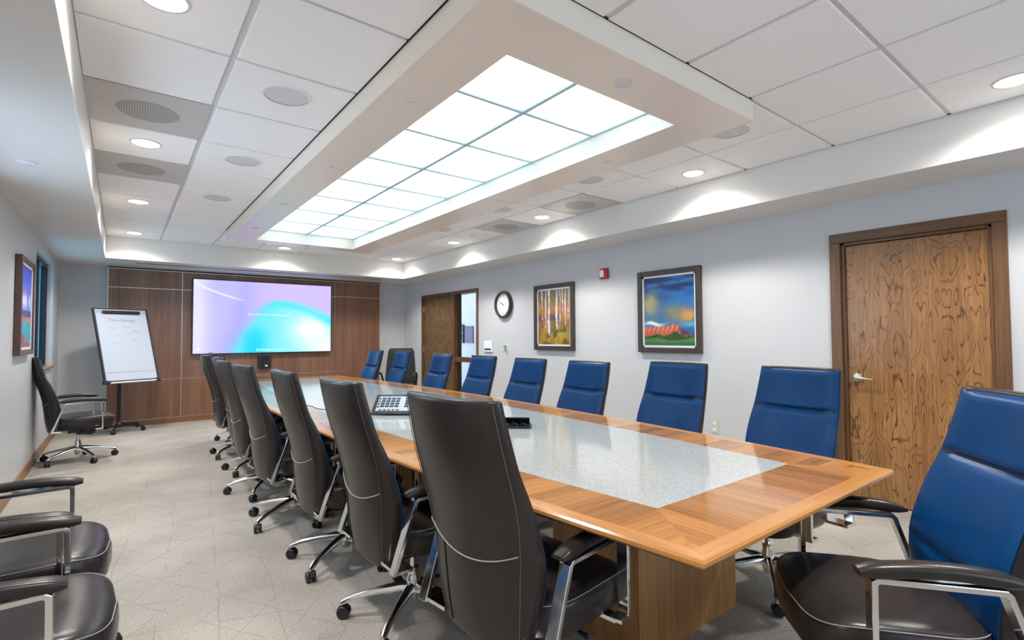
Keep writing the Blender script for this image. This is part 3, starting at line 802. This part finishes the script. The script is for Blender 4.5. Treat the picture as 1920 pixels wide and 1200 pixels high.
# brochure holder beyond the sidelight
bh_ = empty('brochure_holder', (5.9, 9.55, 1.15), label='teal brochure rack on the corridor wall behind the glass', cat='brochure holder')
mteal = mat('teal_board', (.012, .09, .14), .4)
q = MB(); q.box(-.05, -.002, -.21, .21, 0, .36); q.build('rack_body', mteal, bh_, smooth=False)
MB().lathe([(.0001, -.002), (.21, -.002), (.21, -.05), (.0001, -.05)], (0, 0, .0), 32, Matrix.Translation((0, 0, 0)).to_3x3() @ Matrix.Rotation(PI/2, 3, 'Y')).build('rack_top', mteal, bh_).location = (-.0, 0, .36)
bh_.children[-1].scale = (1, 1, .25)
for z in (.02, .21, .33): MB().box(-.056, -.049, -.20, .20, z, z+.016).build('rack_bar', mat('pale_edge', (.3, .5, .55), .4), bh_, smooth=False)
nt = empty('notice_board', (5.9, 9.17, 1.15), label='mauve notice board beside the teal rack behind the glass', cat='notice board')
MB().box(-.02, -.002, -.165, .165, 0, .35).build('board_face', mat('mauve_board', (.20, .17, .25), .7), nt, smooth=False)
MB().box(-.022, -.001, -.17, .17, .345, .355).build('board_edge', M_black, nt, smooth=False)

# ================================================================== CONFERENCE TABLE
AX, TY0, TY1, TZ = 1.785, .697, 7.27, .74
YM = (TY0+TY1)/2; HL = (TY1-TY0)/2
def hw(y, off=0.): return .675+.205*(1-((y-YM)/HL)**2)-off
tbl = empty('conference_table', (AX, YM, 0), label='long boat-shaped wooden conference table with speckled grey inlay', cat='table')
NSEG = 40; BE, BI = .058, .265
EX = .038                                    # the inlay sits a little deeper in at the ends
def inset_pt(d, s_, z):                      # point inset by d from the table outline, s_ 0..1 along the side
    de = d+EX*min(1, max(0, (d-BE)/(BI-BE)))
    y = TY0+de+(TY1-TY0-2*de)*s_
    return hw(y, d), y-YM, z
def band_profile(o0, o1, edge):
    if edge: return [(o1, TZ), (.006, TZ), (0, TZ-.006), (0, TZ-.016), (.012, TZ-.026), (.045, TZ-.036), (o1, TZ-.036)]
    return [(o1, TZ-.0003), (o0, TZ-.0003), (o0, TZ-.03), (o1, TZ-.03)]
for nm, o0, o1, edge, ms, me_ in (('table_edge', 0, BE, True, M_elong, M_eend), ('border_veneer', BE+.0005, BI-.0005, False, M_tlong, M_tend)):
    pf = band_profile(o0, o1, edge)
    for sgn in (-1, 1):
        mb = MB(); mb.loft([[(lambda p: (sgn*p[0], p[1], p[2]))(inset_pt(d, i/NSEG, z)) for d, z in pf] for i in range(NSEG+1)])
        mb.build(nm, ms, tbl, smooth=edge, ang=30)
        mb = MB(); mb.loft([[(lambda p: (q*p[0], p[1], p[2]))(inset_pt(d, 0 if sgn < 0 else 1, z)) for d, z in pf] for q in (-1, 1)])
        mb.build(nm, me_, tbl, smooth=edge, ang=30)
mb = MB(); rings = []
ye = BI+.038
for i in range(NSEG+1):
    y = TY0+ye+(TY1-TY0-2*ye)*i/NSEG; x = hw(y, BI)
    rings.append([(-x, y-YM, TZ+.0004), (x, y-YM, TZ+.0004), (x, y-YM, TZ-.03), (-x, y-YM, TZ-.03)])
mb.loft(rings).build('table_inlay', M_inlay, tbl, smooth=False)
mb = MB(); rings = []
for i in range(NSEG+1):
    y = TY0+.06+(TY1-TY0-.12)*i/NSEG; x = hw(y, .06)
    rings.append([(-x, y-YM, TZ-.0305), (x, y-YM, TZ-.0305), (x, y-YM, TZ-.05), (-x, y-YM, TZ-.05)])
mb.loft(rings).build('under_frame', M_black, tbl, smooth=False)
# pedestals: near and far box bases and a middle one
for (c0, c1, xa, xb) in ((1.30, 1.80, -.165, .548), (3.45, 4.55, -.30, .30), (5.6, 6.6, -.30, .30)):
    box('base_panel', M_ped, xa, xb, c0-YM, c0+.03-YM, 0, TZ-.05, tbl, bevel=.001)
    box('base_panel', M_ped, xa, xb, c1-.03-YM, c1-YM, 0, TZ-.05, tbl)
    box('base_panel', M_pedy, xa, xa+.03, c0+.0302-YM, c1-.0302-YM, 0, TZ-.05, tbl)
    box('base_panel', M_pedy, xb-.03, xb, c0+.0302-YM, c1-.0302-YM, 0, TZ-.05, tbl)

# things on the table
tp = empty('touch_tablet', (1.50, 3.28, TZ+.013), -.69, label='black framed touch panel with lit keypad screen tilted on the table', cat='tablet')
TT = Matrix.Rotation(-math.radians(55), 4, 'X')     # leans back
pw, ph = .17, .20
MB().box(-pw, pw, 0, .014, .004, ph, M=TT).build('tablet_case', M_black, tp, smooth=False, bevel=.003)
MB().box(-pw+.026, pw-.026, -.0012, .0, .030, ph-.022, M=TT).build('tablet_screen', mat('lit_screen', (.1, .1, .1), .2, emit=(.75, .86, 1), estr=.22), tp, smooth=False)
mdk = mat('screen_dark', (.01, .012, .03), .3); mb = MB()
for i in range(7):
    for j in range(4):
        if i == 4: continue
        x = -pw+.05+i*.034; z = .066+j*.026
        mb.box(x, x+.028, -.0022, -.0011, z, z+.020, M=TT)
for i in range(5): mb.box(-pw+.05+i*.03, -pw+.068+i*.03, -.0022, -.0011, .032, .044, M=TT)
for j in range(4): mb.box(-pw+.030, -pw+.042, -.0022, -.0011, .06+j*.028, .078+j*.028, M=TT); mb.box(pw-.042, pw-.030, -.0022, -.0011, .06+j*.028, .078+j*.028, M=TT)
mb.build('screen_keys', mdk, tp, smooth=False)['kind'] = 'stuff'
mb = MB(); mb.loft([[(-.10, .02, -.012), (.10, .02, -.012), (.10, .12, -.012), (-.10, .12, -.012)], [(-.10, .06, .03), (.10, .06, .03), (.10, .13, .07), (-.10, .13, .07)]])
mb.build('tablet_stand', M_black, tp, smooth=False)
cbx = empty('cable_box', (1.87, 2.41, TZ+.001), -.75, label='small black flip-up cable box in the middle of the table inlay', cat='cable box')
MB().box(-.10, .10, -.055, .055, 0, .012).build('box_base', M_black, cbx, smooth=False, bevel=.002)
MB().box(-.075, .075, 0, .006, 0, .075, M=Matrix.Translation((.015, .03, .012)) @ Matrix.Rotation(math.radians(52), 4, 'X')).build('box_lid', M_black, cbx, smooth=False, bevel=.002)
mb = MB()
for k in range(3): mb.tube([(-.06+.05*k, -.01, .012), (-.06+.05*k, -.015, .03), (-.03+.05*k, -.05, .02)], .006, 8)
mb.build('cable_plug', M_black, cbx)
cb = MB().tube([(1.18, 4.22, TZ+.003), (1.20, 4.12, TZ+.003), (1.185, 4.02, TZ+.003), (1.20, 3.93, TZ+.003), (1.25, 3.80, TZ+.003)], .0025, 6).build('cable', M_black)
tag(cb, 'thin dark cable lying on the table between two chair backs', 'cable')

# ================================================================== CONFERENCE CHAIRS
def interp(tab, z):
    if z <= tab[0][0]: return tab[0][1]
    for (a, p), (b, q_) in zip(tab, tab[1:]):
        if z <= b:
            t_ = (z-a)/(b-a); return p+(q_-p)*t_
    return tab[-1][1]
def smooth_interp(tab, z, h_=.03):
    return sum(interp(tab, z+d*h_) for d in (-1, -.5, 0, .5, 1))/5
REAR = [(.32, -.245), (.42, -.265), (.52, -.276), (.62, -.286), (.72, -.308), (.82, -.338), (.92, -.370), (1.0, -.390), (1.10, -.410)]
FRNT = [(.32, -.200), (.42, -.188), (.52, -.184), (.62, -.200), (.72, -.232), (.82, -.270), (.885, -.302), (.95, -.318), (1.10, -.356)]
HWID = [(.32, .180), (.40, .205), (.50, .228), (.62, .243), (.75, .244), (.88, .234), (1.0, .225), (1.10, .218)]
def back_ring(z, sx=1., sy=1., zz=None):
    xr, xf, h_ = smooth_interp(REAR, z), smooth_interp(FRNT, z), smooth_interp(HWID, z)
    xm, hx = (xr+xf)/2, (xf-xr)/2*sx; h_ *= sy
    pts = []; n = 16
    def bow(y): return .044*(y/.22)**2
    for i in range(n+1):                  # rear, from -y to +y
        s_ = -1+2*i/n; y = (h_-.004)*s_; d = max(0, abs(s_)-.90)/.10
        pts.append((xm-hx+bow(y)+.008*(1-math.sqrt(max(0, 1-d*d))), y, zz if zz is not None else z))
    pts.append((xm-hx*.35+bow(h_), h_, zz if zz is not None else z)); pts.append((xm+hx*.4+bow(h_)*.80, h_*.995, zz if zz is not None else z))
    for i in range(n+1):                  # front, +y to -y
        s_ = 1-2*i/n; y = (h_-.012)*s_; d = max(0, abs(s_)-.86)/.14
        pts.append((xm+hx+bow(y)*.66-.010*(1-math.sqrt(max(0, 1-d*d))), y, zz if zz is not None else z))
    pts.append((xm+hx*.4+bow(h_)*.80, -h_*.995, zz if zz is not None else z)); pts.append((xm-hx*.35+bow(h_), -h_, zz if zz is not None else z))
    return pts
def make_chair():
    root = empty('conference_chair', (0, 0, 0))
    rings = [back_ring(.325, .55, .93, .318), back_ring(.325, .85, .98, .323)]
    zs = [.335+(1.085-.335)*i/32 for i in range(33)]
    for z in zs: rings.append(back_ring(z))
    rings += [back_ring(1.095, .97, .996, 1.095), back_ring(1.098, .85, .985, 1.100), back_ring(1.10, .45, .965, 1.1015)]
    bk = MB().loft(rings).build('backrest', M_leather, root, ang=60)
    # front cushion, set proud of the shell, with two stitched valleys
    grid = []; nz, ny = 58, 12
    for i in range(nz+1):
        z = .40+(1.092-.40)*i/nz; row = []
        h_ = smooth_interp(HWID, z)-.007; xf = smooth_interp(FRNT, z)
        for j in range(ny+1):
            s_ = -1+2*j/ny; y = h_*s_
            puff = .020*(1-abs(s_)**6)*min(1, (i+.0)/1.5, (nz-i)/1.5)
            z1 = z+.0; dip = .020*math.exp(-((z-(.885-.012*(1-s_*s_)))/.010)**2)+.014*math.exp(-((z-(.60-.03*(1-s_*s_)))/.009)**2)
            row.append((xf+.044*(y/.22)**2*.66-.004*abs(s_)**8+puff-dip*(1-abs(s_)**8)-.003, y, z))
        grid.append(row)
    q = MB(); V = [[q.bm.verts.new(p) for p in row] for row in grid]
    for i in range(nz):
        for j in range(ny): q.bm.faces.new((V[i][j], V[i][j+1], V[i+1][j+1], V[i+1][j]))
    Bv = [[q.bm.verts.new((p[0]-.03, p[1]*.98, p[2])) for p in (row[0], row[-1])] for row in grid]
    for i in range(nz):
        q.bm.faces.new((V[i][0], V[i+1][0], Bv[i+1][0], Bv[i][0])); q.bm.faces.new((V[i+1][-1], V[i][-1], Bv[i][1], Bv[i+1][1]))
    q.bm.faces.new([V[nz][j] for j in range(ny+1)]+[Bv[nz][1], Bv[nz][0]]); q.bm.faces.new([V[0][j] for j in range(ny, -1, -1)]+[Bv[0][0], Bv[0][1]])
    cu2 = q.build('back_cushion', M_blue, root, ang=60)
    cu2['label'] = 'blue leather front of the backrest'
    for zc0, sag in ((.885, .012), (.60, .03)):
        q = MB(); pp_ = []
        for j in range(ny+1):
            s_ = -1+2*j/ny; z = zc0-sag*(1-s_*s_); h_ = smooth_interp(HWID, z)-.009; y = h_*s_
            pp_.append((smooth_interp(FRNT, z)+.044*(y/.22)**2*.66-.003+.020*(1-abs(s_)**6)-.013*(1-abs(s_)**8)-.002, y, z))
        q.tube(pp_, .0022, 5)
        q.build('seam', M_navy, cu2)
    # stitching on the rear: arc and two vertical seams below, side seams
    q = MB()
    def rear_pt(y, z, lift=.0015):
        xr = smooth_interp(REAR, z); h_ = smooth_interp(HWID, z); s_ = y/(h_-.004); d = max(0, abs(s_)-.90)/.10
        return (xr+.044*(y/.22)**2+.008*(1-math.sqrt(max(0, 1-min(1, d*d))))-lift, y, z)
    q.tube([rear_pt(-.200+.424*i/20, .655-.060*(1-((-.200+.424*i/20)/.224)**2)) for i in range(21)], .0024, 6)
    q.build('stitching', M_stitch, bk)
    q = MB()
    for sg in (-1, 1): q.tube([(lambda h_: rear_pt(sg*(h_-.009-.030*math.exp(-((zz_-.58)/.22)**2)), zz_, .0008))(smooth_interp(HWID, zz_)) for zz_ in [.34+.75*i/28 for i in range(29)]], .0013, 5)
    q.build('side_stitching', M_stitch2, bk)
    q = MB()
    q.tube([rear_pt(.125, .34+(.612-.34)*i/10) for i in range(11)], .0024, 5)
    q.build('seam', M_stdark, bk)
    # seat
    def seat_ring(inset, z, drop=0.):
        pts = []; n = 44
        for k in range(n):
            a = 2*PI*k/n; c_, s_ = math.cos(a), math.sin(a)
            ex = 6.5 if c_ >= 0 else 3.2
            x = abs(c_)**(2/ex)*(1 if c_ >= 0 else -1); y = abs(s_)**(2/ex)*(1 if s_ >= 0 else -1)
            yy = y*(.262-inset); hxp = (.252 if x > 0 else .235)-inset
            xx = .018+x*hxp+(.034*(1-(yy/.262)**2) if x > 0 else 0)*x
            if x < 0: yy *= 1-.10*(-x)**2
            fr_ = max(0, (xx-.16)/.15)
            pts.append((xx, yy, z-.030*fr_**2-.008*max(0, -xx)/.2+drop))
        return pts
    q = MB(); q.loft([seat_ring(.035, .362), seat_ring(.012, .366), seat_ring(.002, .385), seat_ring(0, .42), seat_ring(.002, .448), seat_ring(.010, .462), seat_ring(.026, .470), seat_ring(.060, .474), seat_ring(.12, .473), seat_ring(.19, .470)])
    bmesh.ops.translate(q.bm, verts=[v for v in q.bm.verts if v.co.z > .40], vec=(0, 0, .010)); st = q.build('seat', M_leather, root, ang=60)
    q = MB(); rg = seat_ring(.007, .4715); q.tube(rg+[rg[0]], .0016, 5)
    q.build('stitching', M_stitch, st)
    box('seat_pan', M_black, -.17, .20, -.19, .19, .345, .364, root)
    # arms
    for sg in (-1, 1):
        y = sg*.288
        path = [(-.16, y, .352), (-.235, y, .352), (-.228, y, .372), (-.145, y, .612), (-.135, y, .622), (.148, y, .626), (.159, y, .619), (.161, y, .372), (.157, y, .352), (.11, y, .352)]
        af = MB().strip(path, (0, 1, 0), .042, .016).build('arm_frame', M_chrome, root, smooth=False, bevel=.0025)
        q = MB(); ring_=[]
        for i in range(15):
            s_ = i/14; x = -.185+.380*s_; zc_ = .645+.016*math.sin(PI*min(1, s_*1.02))-.002*s_; e_ = min(1, s_*9, (1-s_)*9+.25); e_ = math.sqrt(max(.12, e_))
            hy, hz = .027*min(1, .75+.25*e_), .017*e_
            ring_.append([(x, y+hy*cx_, zc_+hz*sz_) for cx_, sz_ in ((-1, -.6), (-.8, -1), (.8, -1), (1, -.6), (1, .45), (.8, .9), (.35, 1.05), (-.35, 1.05), (-.8, .9), (-1, .45))])
        q.loft(ring_).build('arm_pad', M_leather, af, ang=50)
        box('arm_bracket', M_chrome, -.235, -.16, min(y, sg*.17), max(y, sg*.17), .345, .358, af)
        box('arm_bracket', M_chrome, .105, .145, min(y, sg*.17), max(y, sg*.17), .345, .358, af)
    # mechanism, column
    q = MB(); q.box(-.09, .10, -.06, .06, .295, .345); q.box(-.02, .14, -.035, .035, .27, .31)
    q.build('tilt_mechanism', M_black, root, smooth=False, bevel=.008)
    MB().tube([(.02, -.06, .325), (.02, -.20, .322), (.02, -.24, .318)], [.006, .006, .010], 8).build('tilt_lever', M_black, root)
    q = MB(); q.lathe([(.0001, .062), (.022, .062), (.024, .07), (.031, .10), (.031, .165), (.026, .175), (.026, .215), (.0001, .215)], n=24); q.build('gas_column', M_chrome, root)
    q = MB(); q.lathe([(.0001, .20), (.014, .20), (.014, .31), (.0001, .31)], n=16); q.build('piston', M_chrome, root)
    cm = None; lm_ = None
    for k in range(5):
        a = PI+PI/5+2*PI*k/5
        d = Vector((math.cos(a), math.sin(a), 0))
        if lm_ is None:
            rr_ = []
            for s_, z_, hy, hz in ((.022, .128, .023, .022), (.06, .130, .021, .017), (.16, .116, .017, .012), (.26, .094, .014, .010), (.305, .078, .015, .011), (.325, .068, .010, .010)):
                rr_.append([(s_, -hy, z_-hz), (s_, hy, z_-hz), (s_, hy*.9, z_+hz*.3), (s_, hy*.35, z_+hz), (s_, -hy*.35, z_+hz), (s_, -hy*.9, z_+hz*.3)])
            lg = MB().loft(rr_).build('base_leg', M_alu, root, ang=45); lm_ = lg.data
            ca_ = caster_mb(.028, .05).build('caster', M_black, lg); cm = ca_.data
        else:
            lg = bpy.data.objects.new('base_leg', lm_); C.objects.link(lg); lg.parent = root
            ca_ = bpy.data.objects.new('caster', cm); C.objects.link(ca_); ca_.parent = lg
        lg.rotation_euler = (0, 0, a)
        ca_.location = (.312, 0, 0); ca_.rotation_euler = (0, 0, .9+k*1.3)
    return root
proto = make_chair(); first = [True]
RAISE = ('backrest', 'back_cushion', 'seat', 'seat_pan', 'arm_frame', 'tilt_mechanism', 'tilt_lever')
def chair(x, y, deg, label, group, dz=0., star=0.):
    r = proto if first[0] else copy_tree(proto); first[0] = False
    r.location = (x, y, 0); r.rotation_euler = (0, 0, math.radians(deg)); tag(r, label, 'chair', group)
    for ch in r.children:
        if ch.name.split('.')[0] in RAISE: ch.location.z = dz
        if ch.name.startswith('base_leg'): ch.rotation_euler.z += math.radians(star)
    return r
GL = 'chairs along the left side of the table'
left = [(1.145, 1.405, 8, 0), (1.095, 2.19, 1, 0), (1.06, 2.98, 0, 0), (1.005, 3.86, 3, 0), (1.01, 4.68, 0, 0), (1.09, 5.50, 0, 0), (1.08, 6.35, 0, 0), (1.25, 7.18, 0, 0)]
nth = ['nearest the camera', 'second from the camera', 'third from the camera', 'fourth from the camera', 'fifth from the camera', 'sixth from the camera', 'seventh from the camera', 'last at the far end']
for i, (x, y, a, dz) in enumerate(left):
    chair(x, y, a, 'brown leather chair seen from behind, left of the table, ' + nth[i], GL, dz, (0, 4, 0, -10, 20, 5, 0, 10)[i])
GR = 'chairs along the right side of the table'
right = [(2.66, 1.305, 175, 0), (2.62, 2.03, 180, 0), (2.63, 2.86, 180, -.02), (2.62, 3.58, 180, -.02), (2.62, 4.33, 180, -.015), (2.62, 5.18, 180, -.015), (2.60, 6.17, 180, 0), (2.50, 6.83, 180, 0)]
for i, (x, y, a, dz) in enumerate(right):
    chair(x, y, a, 'chair with blue front, right side of the table, ' + nth[i], GR, dz, (-34, 0, 8, 0, -12, 5, 0, 10)[i])
chair(1.937, .574, 129.4, 'big foreground chair at the right edge by the near table corner, blue back, brown seat', 'conference chairs away from the table sides')
chair(-.345, 7.10, 9, 'lone leather chair against the left wall below the painting, next to the flip chart', 'conference chairs away from the table sides')
chair(-.295, 2.075, 0, 'leather chair in the bottom left corner, nearer of the two cut off by the frame', 'conference chairs away from the table sides')
chair(-.32, 2.72, 0, 'leather chair at the left edge, farther of the two cut off by the frame', 'conference chairs away from the table sides')

# black fabric chair in the far right corner
bc = empty('task_chair', (3.72, 8.0, 0), math.radians(233), label='black fabric office chair behind the right row in the far corner', cat='chair')
q = MB(); rings = []
for i in range(13):
    z = .46+.63*i/12; h_ = .265-.05*(i/12)**1.5-(.02 if i in (0, 12) else 0); x = -.24-.06*(i/12); th = .03 if i not in (0, 12) else .015
    rings.append([(x+.05*(s_/h_)**2*.8+(th if fr_ else 0), s_, z) for fr_ in (0, 1) for s_ in ([-h_+2*h_*k/8 for k in range(9)] if not fr_ else [h_-2*h_*k/8 for k in range(9)])])
q.loft(rings).build('backrest', M_mesh, bc)
q = MB(); q.loft([ring(-.22, .24, -.24, .24, .42), ring(-.24, .26, -.26, .26, .45), ring(-.22, .24, -.24, .24, .49)]); q.build('seat', M_mesh, bc, bevel=.01)
for sg in (-1, 1): MB().tube([(-.18, sg*.27, .44), (-.10, sg*.30, .62), (-.05, sg*.30, .67), (.16, sg*.30, .68), (.20, sg*.30, .64)], .016, 10).build('armrest', M_black, bc)
MB().tube([(0, 0, .42), (0, 0, .09)], .026, 12).build('gas_column', M_black, bc)
for k in range(5):
    a = 2*PI*k/5
    lg = MB().tube([(0, 0, .10), (.15*math.cos(a), .15*math.sin(a), .095), (.30*math.cos(a), .30*math.sin(a), .07)], [.022, .017, .012], 8).build('base_leg', M_black, bc)
    ca_ = bpy.data.objects.new('caster', cast_me); C.objects.link(ca_); ca_.parent = lg; ca_.location = (.3*math.cos(a), .3*math.sin(a), 0)
